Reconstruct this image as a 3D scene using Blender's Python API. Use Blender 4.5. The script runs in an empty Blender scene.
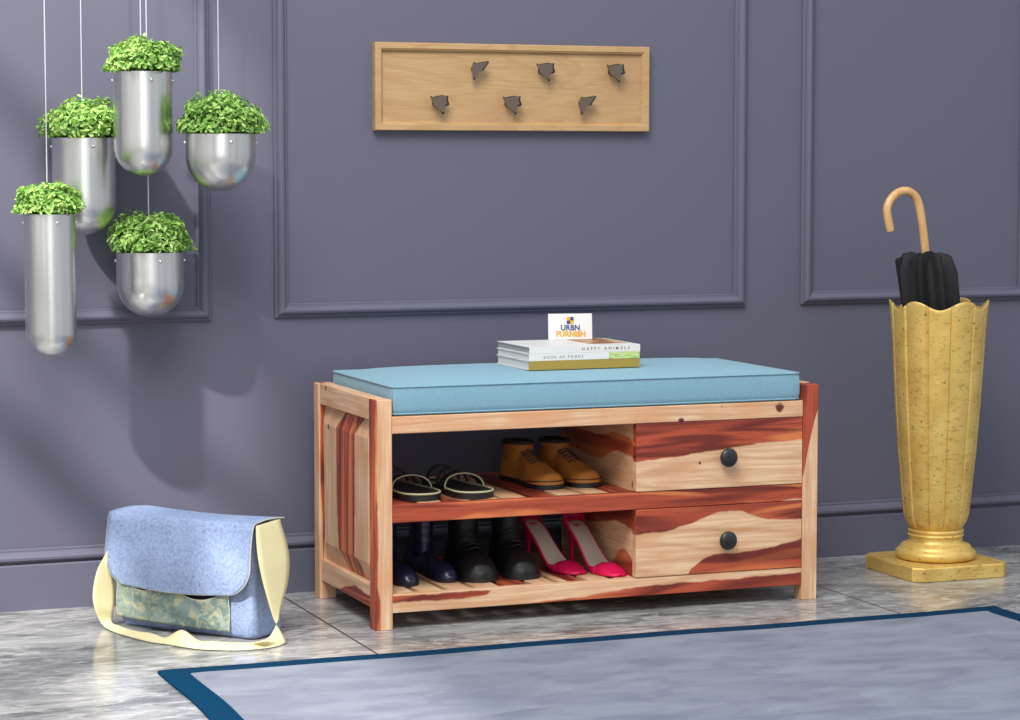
import bpy, bmesh, math, random
from mathutils import Vector, Matrix, noise
C = bpy.context.scene.collection
PI = math.pi
random.seed(7)

# ---------------------------------------------------------------- camera
F = 2413.0; PITCH = .0814; YAW = .3694
CAM = Vector((0, -4.9583, .92))
fw = Vector((math.sin(YAW)*math.cos(PITCH), math.cos(YAW)*math.cos(PITCH), -math.sin(PITCH)))
rt = Vector((math.cos(YAW), -math.sin(YAW), 0)); up = rt.cross(fw)
cd = bpy.data.cameras.new('camera'); co = bpy.data.objects.new('camera', cd); C.objects.link(co)
cd.sensor_width = 36; cd.lens = F*36/1020; cd.clip_start = .05; cd.clip_end = 60
co.matrix_world = Matrix(((rt.x, up.x, -fw.x, CAM.x), (rt.y, up.y, -fw.y, CAM.y), (rt.z, up.z, -fw.z, CAM.z), (0, 0, 0, 1)))
bpy.context.scene.camera = co

def onpl(px, py, p0, n):
    """point of the plane (p0, n) measured at a pixel of the photograph"""
    d = fw*F + rt*(px-510) + up*(360-py); n = Vector(n); p0 = Vector(p0)
    return CAM + d*((p0-CAM).dot(n)/d.dot(n))

# ---------------------------------------------------------------- colour / nodes
def lin(r, g, b):
    f = lambda v: (v/255/12.92) if v/255 <= .04045 else ((v/255+.055)/1.055)**2.4
    return (f(r), f(g), f(b), 1)
class NT:
    def __init__(s, name):
        s.m = bpy.data.materials.new(name); s.m.use_nodes = True; s.t = s.m.node_tree
        s.b = s.t.nodes['Principled BSDF']; s.out = s.t.nodes['Material Output']; s._c = None
    def n(s, typ, **kw):
        o = s.t.nodes.new('ShaderNode'+typ)
        for k, v in kw.items(): setattr(o, k, v)
        return o
    def l(s, a, b): s.t.links.new(a, b)
    def put(s, sock, v):
        if isinstance(v, (int, float, tuple, list)): sock.default_value = v
        else: s.l(v, sock)
    def co(s):
        if s._c is None: s._c = s.n('TexCoord').outputs['Object']
        return s._c
    def xyz(s, v=None):
        x = s.n('SeparateXYZ'); s.l(v or s.co(), x.inputs[0]); return x.outputs
    def scale(s, v, sc, rot=(0, 0, 0), loc=(0, 0, 0)):
        m = s.n('Mapping'); s.l(v, m.inputs[0]); m.inputs['Scale'].default_value = sc
        m.inputs['Rotation'].default_value = rot; m.inputs['Location'].default_value = loc; return m.outputs[0]
    def noise(s, v, sc=5, det=3, rough=.5, dist=0):
        o = s.n('TexNoise'); s.l(v, o.inputs['Vector']); o.inputs['Scale'].default_value = sc
        o.inputs['Detail'].default_value = det; o.inputs['Roughness'].default_value = rough; o.inputs['Distortion'].default_value = dist
        return o.outputs['Fac']
    def math(s, op, a, b=0, c=None, clamp=False):
        o = s.n('Math', operation=op); o.use_clamp = clamp
        s.put(o.inputs[0], a); s.put(o.inputs[1], b)
        if c is not None: s.put(o.inputs[2], c)
        return o.outputs[0]
    def mr(s, v, a, b, c=0, d=1, smooth=False):
        o = s.n('MapRange'); s.put(o.inputs[0], v)
        for i, q in enumerate((a, b, c, d)): o.inputs[i+1].default_value = q
        if smooth: o.interpolation_type = 'SMOOTHSTEP'
        return o.outputs[0]
    def mix(s, f, a, b, blend='MIX'):
        o = s.n('Mix', data_type='RGBA', blend_type=blend)
        s.put(o.inputs[0], f); s.put(o.inputs[6], a); s.put(o.inputs[7], b); return o.outputs[2]
    def bump(s, h, strength=.2, dist=.002):
        o = s.n('Bump'); s.l(h, o.inputs['Height']); o.inputs['Strength'].default_value = strength
        o.inputs['Distance'].default_value = dist; s.l(o.outputs[0], s.b.inputs['Normal'])
    def set(s, **kw):
        for k, v in kw.items():
            s.put(s.b.inputs[{'col': 'Base Color', 'rough': 'Roughness', 'metal': 'Metallic', 'spec': 'Specular IOR Level', 'sheen': 'Sheen Weight', 'coat': 'Coat Weight', 'sss': 'Subsurface Weight', 'aniso': 'Anisotropic'}[k]], v)
        return s.m

def plain(name, col, rough=.5, metal=0, spec=.5, bump=0, bs=60, var=0):
    t = NT(name); c = lin(*col)
    if var:
        n = t.noise(t.co(), bs*.2, 4)
        c = t.mix(t.mr(n, .35, .65), tuple(v*(1-var) for v in c[:3])+(1,), tuple(min(1, v*(1+var)) for v in c[:3])+(1,))
    if bump: t.bump(t.noise(t.co(), bs, 4), bump, .002)
    return t.set(col=c, rough=rough, metal=metal, spec=spec)

def curve_node(t, pts, u, kink=False):
    o = t.n('FloatCurve'); cm = o.mapping; cm.use_clip = False; c = cm.curves[0]
    while len(c.points) > 2: c.points.remove(c.points[1])
    c.points[0].location = pts[0]; c.points[1].location = pts[-1]
    for p in pts[1:-1]: c.points.new(*p)
    for p in c.points: p.handle_type = 'VECTOR' if len(pts) == 7 and kink else 'AUTO_CLAMPED'
    cm.update(); t.put(o.inputs['Value'], u); return o.outputs['Value']

SAP_A, SAP_B = lin(232, 198, 162), lin(200, 152, 112)
RED_A, RED_B, RED_C = lin(174, 78, 52), lin(112, 43, 33), lin(222, 130, 76)
def wood(name, grain='x', red=None, thr=None, seed=0., knots=(), tone=1., frame=None):
    """sheesham: pale sapwood with red heartwood.  red = list of (u axis, v axis, (u0,u1), (v0,v1), lower pts, upper pts)
    in the part's own coordinates; thr = threshold of a stretched noise where no figure is given."""
    t = NT(name); x = t.xyz(); ax = {'x': x[0], 'y': x[1], 'z': x[2]}
    sc = {'x': (.9, 9, 9), 'y': (9, .9, 9), 'z': (9, 9, .9)}[grain]
    loc = (seed*3.1, seed*1.7, seed*2.3)
    g = t.scale(t.co(), sc, loc=loc)
    big = t.noise(g, .55, 2, .5, .6)
    fine = t.noise(t.scale(g, tuple(3 if s > 1 else 1.2 for s in sc)), 6, 5, .6, .4)
    rings = t.math('SINE', t.math('MULTIPLY', t.noise(g, .8, 3, .45, .5), 60))
    wob = t.math('MULTIPLY', t.math('SUBTRACT', t.noise(t.co(), 26, 2), .5), .006 if 'leg' in name else .010)
    mask = None
    for (ua, va, ur, vr, lo, hi) in (red or []):
        u = t.mr(ax[ua], ur[0], ur[1]); v = t.math('ADD', ax[va], wob)
        v = t.n('MapRange').outputs[0] if False else t.math('DIVIDE', t.math('SUBTRACT', v, vr[0]), vr[1]-vr[0])
        nm = lambda pts: [((p[0]-ur[0])/(ur[1]-ur[0]), (p[1]-vr[0])/(vr[1]-vr[0])) for p in pts]
        e = .0016/(vr[1]-vr[0])
        m = None
        if lo: m = t.mr(t.math('SUBTRACT', v, curve_node(t, nm(lo), u, 'panel' in name)), -e, e)
        if hi:
            h = t.mr(t.math('SUBTRACT', curve_node(t, nm(hi), u, 'panel' in name), v), -e, e)
            m = h if m is None else t.math('MULTIPLY', m, h)
        mask = m if mask is None else t.math('MAXIMUM', mask, m)
    if mask is None:
        mask = 0. if thr is None else t.mr(big, thr-.006, thr+.006)
    sap = t.mix(t.mr(fine, .35, .7), SAP_A, SAP_B)
    sap = t.mix(t.mr(rings, .2, 1, 0, .5), sap, lin(190, 138, 98))
    blot = t.noise(t.scale(t.co(), (1, 1, 1), loc=loc), 9, 3)
    sap = t.mix(t.mr(blot, .48, .70, 0, .65), sap, lin(210, 150, 106))
    redc = t.mix(t.mr(rings, -.6, .9), RED_A, RED_B)
    redc = t.mix(t.mr(fine, .5, .72, 0, .7), redc, lin(104, 38, 30))
    flame = t.noise(t.scale(g, (1, 1, 1), loc=(7, 3, 5)), 1.1, 3, .5, 1.5); redc = t.mix(t.mr(flame, .53, .60, 0, .75), redc, RED_C)
    c = t.mix(mask, sap, redc)
    for (k, r) in knots:
        d = t.n('VectorMath', operation='DISTANCE'); t.l(t.co(), d.inputs[0]); d.inputs[1].default_value = k
        dd = t.math('ADD', d.outputs['Value'], t.math('MULTIPLY', t.math('SUBTRACT', t.noise(t.co(), 90, 2), .5), r))
        c = t.mix(t.mr(dd, r*.6, r*1.05, 1, 0), c, lin(96, 44, 32))
    if tone != 1: c = t.mix(1., c, (tone, tone, tone, 1), 'MULTIPLY')
    t.bump(fine, .08, .001)
    return t.set(col=c, rough=.42, spec=.4)

# ---------------------------------------------------------------- mesh helpers
def bm_new(): return bmesh.new()
def box(bm, x0, y0, z0, x1, y1, z1, bev=0., seg=1):
    r = bmesh.ops.create_cube(bm, size=1, matrix=Matrix.Translation(((x0+x1)/2, (y0+y1)/2, (z0+z1)/2)) @ Matrix.Diagonal((x1-x0, y1-y0, z1-z0, 1)))
    if bev:
        es = {e for v in r['verts'] for e in v.link_edges}
        bmesh.ops.bevel(bm, geom=list(es), offset=bev, segments=seg, profile=.5, affect='EDGES')
def loft(bm, rings, cap0=True, cap1=True, closed=True):
    vs = [[bm.verts.new(p) for p in r] for r in rings]
    n = len(vs[0])
    for a, b in zip(vs, vs[1:]):
        for i in range(n if closed else n-1):
            j = (i+1) % n; bm.faces.new((a[i], a[j], b[j], b[i]))
    if cap0 and closed: bm.faces.new(vs[0][::-1])
    if cap1 and closed: bm.faces.new(vs[-1])
    return vs
def ring(cx, cy, z, rx, ry=None, n=32, ph=0):
    ry = rx if ry is None else ry
    return [Vector((cx+rx*math.cos(ph+2*PI*i/n), cy+ry*math.sin(ph+2*PI*i/n), z)) for i in range(n)]
def lathe(bm, prof, cx=0, cy=0, n=48, cap0=True, cap1=True):
    loft(bm, [ring(cx, cy, z, max(r, 1e-5), n=n) for r, z in prof], cap0, cap1)
def catmull(pts, k=6, closed=False):
    pts = [Vector(p) for p in pts]; out = []; n = len(pts)
    for i in range(n if closed else n-1):
        if closed: p0, p1, p2, p3 = pts[(i-1) % n], pts[i], pts[(i+1) % n], pts[(i+2) % n]
        else: p0, p1, p2, p3 = pts[max(i-1, 0)], pts[i], pts[i+1], pts[min(i+2, n-1)]
        for j in range(k):
            t = j/k
            out.append(.5*((2*p1)+(p2-p0)*t+(2*p0-5*p1+4*p2-p3)*t*t+(3*p1-p0-3*p2+p3)*t**3))
    if not closed: out.append(pts[-1])
    return out
def tube(bm, pts, r, n=8, closed=False, caps=True):
    pts = [Vector(p) for p in pts]; rings = []; m = len(pts); nrm = None
    for i, p in enumerate(pts):
        if closed: d = pts[(i+1) % m]-pts[i-1]
        else: d = pts[min(i+1, m-1)]-pts[max(i-1, 0)]
        d.normalize()
        if nrm is None:
            nrm = d.orthogonal().normalized()
        nrm = (nrm-d*nrm.dot(d)).normalized(); b = d.cross(nrm)
        rr = r(i/(m-1)) if callable(r) else r
        rings.append([p+(nrm*math.cos(2*PI*k/n)+b*math.sin(2*PI*k/n))*rr for k in range(n)])
    if closed: rings.append(rings[0])
    loft(bm, rings, caps and not closed, caps and not closed)
    if closed: bmesh.ops.remove_doubles(bm, verts=bm.verts, dist=1e-6)
def prism(bm, poly, f0, f1, bev=0):
    """poly: list of 2-D points; f0/f1 map (u,v) to the two end caps"""
    a = [bm.verts.new(f0(*p)) for p in poly]; b = [bm.verts.new(f1(*p)) for p in poly]
    n = len(poly); bm.faces.new(a[::-1]); bm.faces.new(b)
    for i in range(n): bm.faces.new((a[i], a[(i+1) % n], b[(i+1) % n], b[i]))
def grid(bm, rows):
    vs = [[bm.verts.new(p) for p in r] for r in rows]
    for a, b in zip(vs, vs[1:]):
        for i in range(len(a)-1): bm.faces.new((a[i], a[i+1], b[i+1], b[i]))
def obj(name, bm, mat, parent=None, smooth=None, label=None, solid=0, sub=0, matrix=None):
    bmesh.ops.recalc_face_normals(bm, faces=bm.faces)
    me = bpy.data.meshes.new(name)
    bm.to_mesh(me); bm.free()
    if smooth is not None:
        for p in me.polygons: p.use_smooth = True
        if smooth < 180:
            try: me.set_sharp_from_angle(angle=math.radians(smooth))
            except Exception: pass
    o = bpy.data.objects.new(name, me); C.objects.link(o)
    for m in (mat if isinstance(mat, list) else [mat]): me.materials.append(m)
    if parent: o.parent = parent
    if matrix: o.matrix_local = matrix
    if solid:
        s = o.modifiers.new('solidify', 'SOLIDIFY'); s.thickness = solid; s.offset = 0
    if sub:
        s = o.modifiers.new('subdivision', 'SUBSURF'); s.levels = sub; s.render_levels = sub
    if label: o['label'] = label
    return o
def thing(name, label, cat, loc=(0, 0, 0), rz=0, group=None):
    o = bpy.data.objects.new(name, None); C.objects.link(o); o.empty_display_size = .05
    o.location = loc; o.rotation_euler = (0, 0, rz); tag(o, label, cat, group); return o
def tag(o, label, cat, group=None):
    o['label'] = label; o['category'] = cat
    if group: o['group'] = group
def struct(name, bm, m, smooth=None):
    o = obj(name, bm, m, smooth=smooth); o['kind'] = 'structure'; return o
def text(name, s, size, mat, parent, matrix, ext=.0003, bold=0., space=1.):
    cu = bpy.data.curves.new(name, 'FONT'); cu.body = s; cu.size = size; cu.extrude = ext; cu.offset = bold
    cu.align_x = 'CENTER'; cu.align_y = 'CENTER'; cu.space_character = space; cu.resolution_u = 3
    tmp = bpy.data.objects.new('tmp', cu); C.objects.link(tmp)
    bpy.context.view_layer.update()
    me = bpy.data.meshes.new_from_object(tmp.evaluated_get(bpy.context.evaluated_depsgraph_get()))
    bpy.data.objects.remove(tmp); me.name = name
    o = bpy.data.objects.new(name, me); C.objects.link(o); me.materials.clear(); me.materials.append(mat)
    o.parent = parent; o.matrix_local = matrix; return o

# ---------------------------------------------------------------- setting materials
t = NT('wall_paint'); n = t.noise(t.co(), 260, 3); t.bump(n, .04, .001)
M_wall = t.set(col=lin(92, 91.5, 108), rough=.5, spec=.35)
t = NT('grey_marble_tile')
x = t.xyz()
s1 = t.scale(t.co(), (1.5, 2.6, 1), rot=(0, 0, .35))
n1 = t.noise(s1, 2.2, 9, .62, 1.4); n2 = t.noise(t.scale(t.co(), (2.4, 5.5, 1), rot=(0, 0, -.35), loc=(4, 2, 0)), 3.5, 8, .65, 2.2)
c = t.mix(t.mr(n1, .32, .68), lin(84, 85, 87), lin(176, 175, 172))
c = t.mix(t.mr(n2, .48, .66, 0, .85), c, lin(196, 195, 192))
c = t.mix(t.mr(t.noise(t.scale(t.co(), (2.5, 9, 1), rot=(0, 0, .12)), 4, 8, .7, 1.5), .54, .68, 0, .6), c, lin(62, 64, 68))
# grout joints: one every 1.125 m
def joint(v, off, per, w):
    q = t.math('FRACT', t.math('DIVIDE', t.math('SUBTRACT', v, off), per))
    q = t.math('ABSOLUTE', t.math('SUBTRACT', q, .5)); return t.mr(q, .5-w/per, .5-w/per*.6)
j = t.math('MAXIMUM', joint(x[0], 1.384-.5625+.5625, 1.125, .0032), joint(x[1], 0, 1.125, .0032))
c = t.mix(j, c, lin(52, 52, 54))
M_floor = t.set(col=c, rough=t.mr(j, 0, 1, .17, .7), spec=.5)
M_white = plain('white_window_paint', (225, 225, 222), .5)

# ---------------------------------------------------------------- room
bm = bm_new(); box(bm, -1.2, -5.6, -.1, 4.6, .15, 0); struct('floor', bm, M_floor)
bm = bm_new(); box(bm, -1.2, 0, 0, 4.6, .15, 6.0); struct('wall_back', bm, M_wall)
TY = .8   # sun travels (1, TY, -1)
WX = -1.0
wins = [(-2.0, -.3, 1.35, 3.6), (-3.45, -2.12, .9, 2.5)]
bm = bm_new()
ys = [-5.6]
for a, b, _, _ in sorted(wins): ys += [a, b]
ys.append(0)
for i in range(0, len(ys), 2): box(bm, WX-.12, ys[i], 0, WX, ys[i+1], 6.0)
for a, b, c0, c1 in wins:
    box(bm, WX-.12, a, 0, WX, b, c0); box(bm, WX-.12, a, c1, WX, b, 6.0)
struct('wall_left', bm, plain('off_white_plaster', (214, 212, 206), .8))
for k, (a, b, c0, c1) in enumerate(wins):
    bm = bm_new()
    f = .04
    for q in ((a, c0, a+f, c1), (b-f, c0, b, c1), (a, c0, b, c0+f), (a, c1-f, b, c1)):
        box(bm, WX-.09, q[0], q[1], WX-.03, q[2], q[3])
    for z, w in (((2.25, .09), (2.57, .05), (2.93, .10)) if k == 0 else ((1.75, .06),)):
        box(bm, WX-.08, a, z-w/2, WX-.04, b, z+w/2)
    struct('window_%d' % (k+1), bm, M_white)

def frame_trim(name, x0, x1, z0, z1):
    prof = [(0, 0), (0, .006), (.0025, .0085), (.005, .0085), (.0065, .0125), (.0095, .0165), (.0135, .0185), (.0175, .0180), (.0215, .0150), (.0245, .0105), (.0262, .0070), (.0285, .0070), (.0305, .005), (.0305, 0)]
    bm = bm_new()
    rings = []
    for o_, d in prof: rings.append([(x0+o_, -d, z0+o_), (x1-o_, -d, z0+o_), (x1-o_, -d, z1-o_), (x0+o_, -d, z1-o_)])
    loft(bm, rings, False, False); struct(name, bm, M_wall)
frame_trim('trim_1', .122, 1.244, .589, 2.9)
frame_trim('trim_2', 1.382, 2.496, .592, 2.9)
frame_trim('trim_3', 2.638, 3.256, .594, 2.9)
bm = bm_new()
prof = [(0, 0), (.012, 0), (.012, .0925), (.0095, .0955), (.0055, .0965), (.0055, .1005), (.0125, .1015), (.0165, .1050), (.0170, .1100), (.0140, .1165), (.0095, .1205), (.0080, .1215), (.0080, .1255), (.0050, .1275), (0, .1275)]
loft(bm, [[(xx, -d, z) for d, z in prof] for xx in (-1.0, 4.6)]); struct('baseboard_back', bm, M_wall)

# ---------------------------------------------------------------- shoe bench
BX, BY = 1.449, -.4815
W, D, H, P = .980, .417, .4575, .036
bench = thing('shoe_bench', 'red and cream sheesham wood shoe bench with two drawers and slatted shelves', 'bench', (BX, BY, 0))
def part(name, x0, y0, z0, x1, y1, z1, mat, bev=.0012, parent=None, label=None):
    bm = bm_new(); box(bm, x0, y0, z0, x1, y1, z1, bev); return obj(name, bm, mat, parent or bench, label=label)
# legs
leg_fl = wood('leg_wood_a', 'z', red=[('z', 'x', (0, .46), (-.02, .04), [(0, -.02), (.46, -.02)], [(0, .011), (.04, .011), (.10, .005), (.16, .007), (.3, .004), (.38, .0055), (.46, .005)])], seed=1)
leg_bl = wood('leg_wood_b', 'z', red=[('z', 'x', (0, .46), (-.02, .04), [(0, .008), (.16, .007), (.22, .004), (.3, .003), (.38, .004), (.46, .006)], [(0, .010), (.12, .011), (.19, .018), (.26, .012), (.36, .011), (.42, .016), (.46, .018)])], seed=2)
leg_fr = wood('leg_wood_c', 'z', red=[('x', 'z', (.93, 1.0), (0, .5), [(.93, .225), (.945, .262), (.96, .335), (.98, .405), (1.0, .43)], None)], seed=3)
leg_br = wood('leg_wood_d', 'z', thr=.6, seed=4)
part('leg', 0, 0, 0, P, P, H, leg_fl); part('leg', 0, D-P, 0, P, D, H, leg_bl)
part('leg', W-P+.001, 0, 0, W, P, H, leg_fr); part('leg', W-P+.001, D-P, 0, W, D, H, leg_br)
# side rails and raised panels
for s in (0, 1):
    xa, xb = (.004, .030) if s == 0 else (W-.026, W-.002)
    part('side_rail', xa, P, .040, xb, D-P, .085, wood('side_rail_wood', 'y', red=[('y', 'z', (0, .4), (0, .1), [(0, 0), (.4, 0)], [(0, .066), (.06, .062), (.13, .068), (.19, .058), (.25, .045), (.4, .03)])] if s == 0 else None, thr=.6, seed=5+s))
    part('side_rail', xa-.002 if s == 0 else xa, P, .415, xb, D-P, .4585, wood('side_top_rail_wood', 'y', seed=7+s, knots=[((.004, .335, .452), .006)] if s == 0 else ()))
    bm = bm_new()
    y0, y1, z0, z1 = P, D-P, .085, .415; b = .022; bz_ = .040
    sgn = 1 if s == 0 else -1; xo = .012 if s == 0 else W-.012
    rings = [[(xo+sgn*.010, y0, z0), (xo+sgn*.010, y1, z0), (xo+sgn*.010, y1, z1), (xo+sgn*.010, y0, z1)],
             [(xo+sgn*.006, y0, z0), (xo+sgn*.006, y1, z0), (xo+sgn*.006, y1, z1), (xo+sgn*.006, y0, z1)],
             [(xo-sgn*.007, y0+b, z0+bz_), (xo-sgn*.007, y1-b, z0+bz_), (xo-sgn*.007, y1-b, z1-bz_), (xo-sgn*.007, y0+b, z1-bz_)]]
    loft(bm, rings)
    mm = wood('side_panel_wood', 'z', red=[('z', 'y', (.08, .42), (.04, .36), [(.08, .085), (.123, .135), (.127, .15), (.25, .146), (.374, .148), (.378, .144), (.42, .105)], [(.08, .215), (.123, .252), (.127, .262), (.25, .272), (.374, .276), (.378, .272), (.42, .232)])], seed=9+s, knots=[((.005, .328, .372), .007)]) if s == 0 else wood('side_panel_wood_right', 'z', thr=.55, seed=10)
    obj('side_panel', bm, mm, bench)
xi0, xi1 = P, W-P+.001
part('top_rail', xi0, .002, .3895, xi1, .024, .4235, wood('top_rail_wood', 'x', seed=11, knots=[((.663, 0, .392), .008), ((.89, 0, .412), .012), ((.755, 0, .418), .003)]))
part('top_rail', xi0, D-.024, .3895, xi1, D-.002, .4255, wood('top_rail_wood_back', 'x', thr=.6, seed=12))
part('seat_board', .030, .026, .412, W-.026, D-.026, .4230, wood('seat_board_wood', 'x', thr=.55, seed=13))
part('shelf_rail', xi0, .002, .2125, xi1, .024, .2472, wood('middle_rail_wood', 'x', red=[('x', 'z', (0, 1), (.2, .28), [(0, .2), (.5, .2), (.86, .2), (.9, .213), (.94, .2165), (1, .217)], None)], seed=14))
part('shelf_rail', xi0, D-.024, .2125, xi1, D-.002, .2472, wood('middle_rail_wood_back', 'x', thr=.5, seed=15))
part('shelf_rail', xi0, .002, .033, xi1, .024, .0695, wood('bottom_rail_wood', 'x', red=[
    ('x', 'z', (0, 1), (.02, .09), [(0, .02), (1, .02)], [(0, .02), (.28, .02), (.33, .034), (.45, .040), (.57, .052), (.75, .055), (.94, .058), (1, .058)]),
    ('x', 'z', (0, 1), (.02, .09), [(0, .054), (.04, .053), (.22, .055), (.245, .065), (.3, .09), (1, .09)], [(0, .07), (.04, .066), (.22, .067), (.245, .064), (.3, .02), (1, .02)])], seed=16))
part('shelf_rail', xi0, D-.024, .033, xi1, D-.002, .0695, wood('bottom_rail_wood_back', 'x', thr=.5, seed=17))
# slatted shelves (open compartment) - slats run front to back
slat_m = []
for k in range(3): slat_m.append(wood('slat_wood_%s' % 'abc'[k], 'y', thr=(.45, .58, .5)[k], seed=20+k))
def slats(z):
    for k in range(9):
        xs = xi0+.004+k*.0605
        bm = bm_new(); box(bm, xs, .024, z-.014, xs+.048, D-.024, z, .001)
        obj('shelf_slat', bm, slat_m[(k*2+int(z*10)) % 3], bench)
slats(.2470); slats(.0695)
# drawer housings
xd = .562
pw1 = wood('divider_wood_upper', 'y', red=[('y', 'z', (0, .4), (.24, .40), [(0, .315), (.1, .322), (.2, .298), (.4, .31)], [(0, .352), (.1, .36), (.2, .348), (.4, .36)])], seed=31, knots=[((xd, .02, .262), .008)])
pw2 = wood('divider_wood_lower', 'y', red=[('y', 'z', (0, .4), (.06, .22), [(0, .165), (.1, .176), (.2, .16), (.4, .15)], None), ('y', 'z', (0, .4), (.06, .22), [(0, .06), (.4, .06)], [(0, .09), (.07, .12), (.12, .09), (.2, .06), (.4, .06)])], seed=32)
part('divider', xd+.001, .0205, .2472, xd+.016, D-.010, .3895, pw1); part('divider', xd+.001, .0205, .0695, xd+.016, D-.010, .2125, pw2)
dback = wood('drawer_box_wood', 'x', thr=.55, seed=33)
def drawer(z0, z1, mat):
    bm = bm_new(); box(bm, xd, .0006, z0, xi1-.0012, .020, z1, .0012); d = obj('drawer', bm, mat, bench)
    bm = bm_new(); box(bm, xd+.022, .021, z0+.004, xi1-.01, D-.03, z1-.02, .001); obj('drawer_box', bm, dback, d)
    bm = bm_new()
    cx = .7645; cz = (z0+z1)/2+(-.006 if z0 > .2 else -.002)
    prof = [(.006, 0), (.006, .009), (.0165, .011), (.0195, .014), (.0195, .017), (.0175, .020), (.012, .0225), (.005, .0235), (0, .0237)]
    loft(bm, [[Vector((cx+r*math.cos(2*PI*i/32), .0006-h, cz+r*math.sin(2*PI*i/32))) for i in range(32)] for r, h in [(max(a, 1e-4), b_) for a, b_ in prof]])
    obj('knob', bm, M_knob, d, smooth=40, label='round black drawer knob')
    return d
M_knob = plain('black_knob_paint', (34, 34, 36), .38, spec=.5)
d1 = wood('drawer_wood_upper', 'x', red=[('x', 'z', (.56, .96), (.24, .40), [(.56, .311), (.65, .318), (.75, .328), (.85, .338), (.96, .341)], None)], seed=41, knots=[((.705, 0, .302), .0035)])
d2 = wood('drawer_wood_lower', 'x', red=[('x', 'z', (.56, .96), (.06, .22), [(.56, .160), (.62, .163), (.69, .179), (.75, .197), (.79, .198), (.85, .180), (.96, .172)], None),
    ('x', 'z', (.56, .96), (.06, .22), [(.56, .06), (.96, .06)], [(.56, .06), (.67, .062), (.69, .085), (.74, .108), (.82, .112), (.89, .120), (.96, .136)])], seed=42)
drawer(.2487, .3885, d1); drawer(.0710, .2115, d2)

# ---------------------------------------------------------------- cushion
t = NT('blue_seat_fabric'); w = t.noise(t.scale(t.co(), (1, 1, 1)), 420, 3, .6)
vv = t.n('TexVoronoi'); t.l(t.scale(t.co(), (1, 1, 1)), vv.inputs['Vector']); vv.inputs['Scale'].default_value = 75
h = t.math('ADD', t.math('MULTIPLY', w, .6), t.math('MULTIPLY', vv.outputs['Distance'], .8)); t.bump(h, .12, .002)
c = t.mix(t.mr(w, .3, .7), lin(108, 150, 167), lin(136, 172, 187)); M_cush = t.set(col=c, rough=.85, spec=.2, sheen=.15)
cush = thing('bench_cushion', 'light blue fabric seat cushion lying on the wooden shoe bench', 'cushion', (BX+.0372, BY+.0030, .4238))
CW, CD, CZ = .9050, .410, .058
bm = bm_new()
def cu(u, v): # rounded footprint
    x_, y_ = u*CW, v*CD; return x_, y_
NU, NV = 60, 28
def crown(u, v): return .0152*(1-abs(2*u-1)**7)*(1-abs(2*v-1)**3.6)
perim = [(i/NU, 0) for i in range(NU)]+[(1, i/NV) for i in range(NV)]+[(1-i/NU, 1) for i in range(NU)]+[(0, 1-i/NV) for i in range(NV)]
def rnd(u, v, inset, z):
    x_, y_ = inset+u*(CW-2*inset), inset+v*(CD-2*inset)
    # soften corners
    r = .012
    for cx_, sx in ((inset, 1), (CW-inset, -1)):
        for cy_, sy in ((inset, 1), (CD-inset, -1)):
            dx, dy = (x_-cx_)*sx, (y_-cy_)*sy
            if dx < r and dy < r:
                vx, vy = r-dx, r-dy; L = math.hypot(vx, vy)
                m_ = max(vx, vy)
                x_ = cx_+sx*(r-vx*m_/L) if L else x_; y_ = cy_+sy*(r-vy*m_/L) if L else y_
    return Vector((x_, y_, z))
rings = [[rnd(u, v, i_, z) for u, v in perim] for i_, z in ((.006, 0), (.0015, .004), (.0002, .015), (0, .03), (.0004, .045), (.002, .0560))]
loft(bm, rings, True, False)
rows = []
for j in range(NV+1):
    rows.append([rnd(i/NU, j/NV, .002, .0560+.0015+crown(i/NU, j/NV)) for i in range(NU+1)])
grid(bm, rows)
body = obj('cushion_body', bm, M_cush, cush, smooth=50)
for zz, nm in ((.0570, 'piping'), (.004, 'piping')):
    bm = bm_new(); tube(bm, [rnd(u, v, .0012, zz) for u, v in perim], .0017, 6, closed=True); obj(nm, bm, M_cush, cush, smooth=180)

# ---------------------------------------------------------------- books and card
M_paper = plain('book_paper', (150, 150, 150), .8); M_cover = plain('white_book_cover', (216, 215, 213), .45)
M_gold = plain('mustard_spine', (158, 134, 58), .5); M_goldtx = plain('tan_lettering', (150, 120, 76), .6); M_gretx = plain('grey_lettering', (104, 104, 104), .6)
t = NT('green_spine_picture'); c = t.mix(t.mr(t.noise(t.scale(t.co(), (1, 1, 5)), 60, 4), .4, .6), lin(150, 180, 90), lin(200, 214, 150)); M_green = t.set(col=c, rough=.5)
t = NT('brown_cover_picture'); c = t.mix(t.mr(t.noise(t.co(), 25, 3), .4, .6), lin(150, 98, 56), lin(214, 170, 128)); M_brown = t.set(col=c, rough=.4)
BKX, BKY = 1.814, -.381; bz = .4238+.0575+.0154
RX = Matrix.Rotation(PI/2, 4, 'X')
def book(label, dx, z, w, d, h, spine, extra=None, dy=0, pages=M_paper):
    b = thing('book', label, 'book', (BKX+dx, BKY+dy, z), 0, 'books stacked on the bench cushion')
    bm = bm_new(); th = .0016
    box(bm, 0, 0, 0, w, d, th, .0004); box(bm, 0, 0, h-th, w, d, h, .0004); obj('cover', bm, M_cover, b)
    bm = bm_new(); box(bm, 0, -.0004, 0, w, th*1.2, h, .0004); obj('spine', bm, spine, b)
    bm = bm_new(); box(bm, .002, th*1.2, th, w-.002, d-.003, h-th); obj('pages', bm, pages, b)
    return b
M_pw = plain('white_book_pages', (208, 207, 203), .8)
b1 = book('bottom book of the stack, with a plain mustard spine', 0, bz, .248, .186, .0186, M_gold, pages=M_pw)
b2 = book('middle book of the stack, white spine ending in green', .000, bz+.0188, .248, .186, .0144, M_cover, pages=M_pw)
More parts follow.
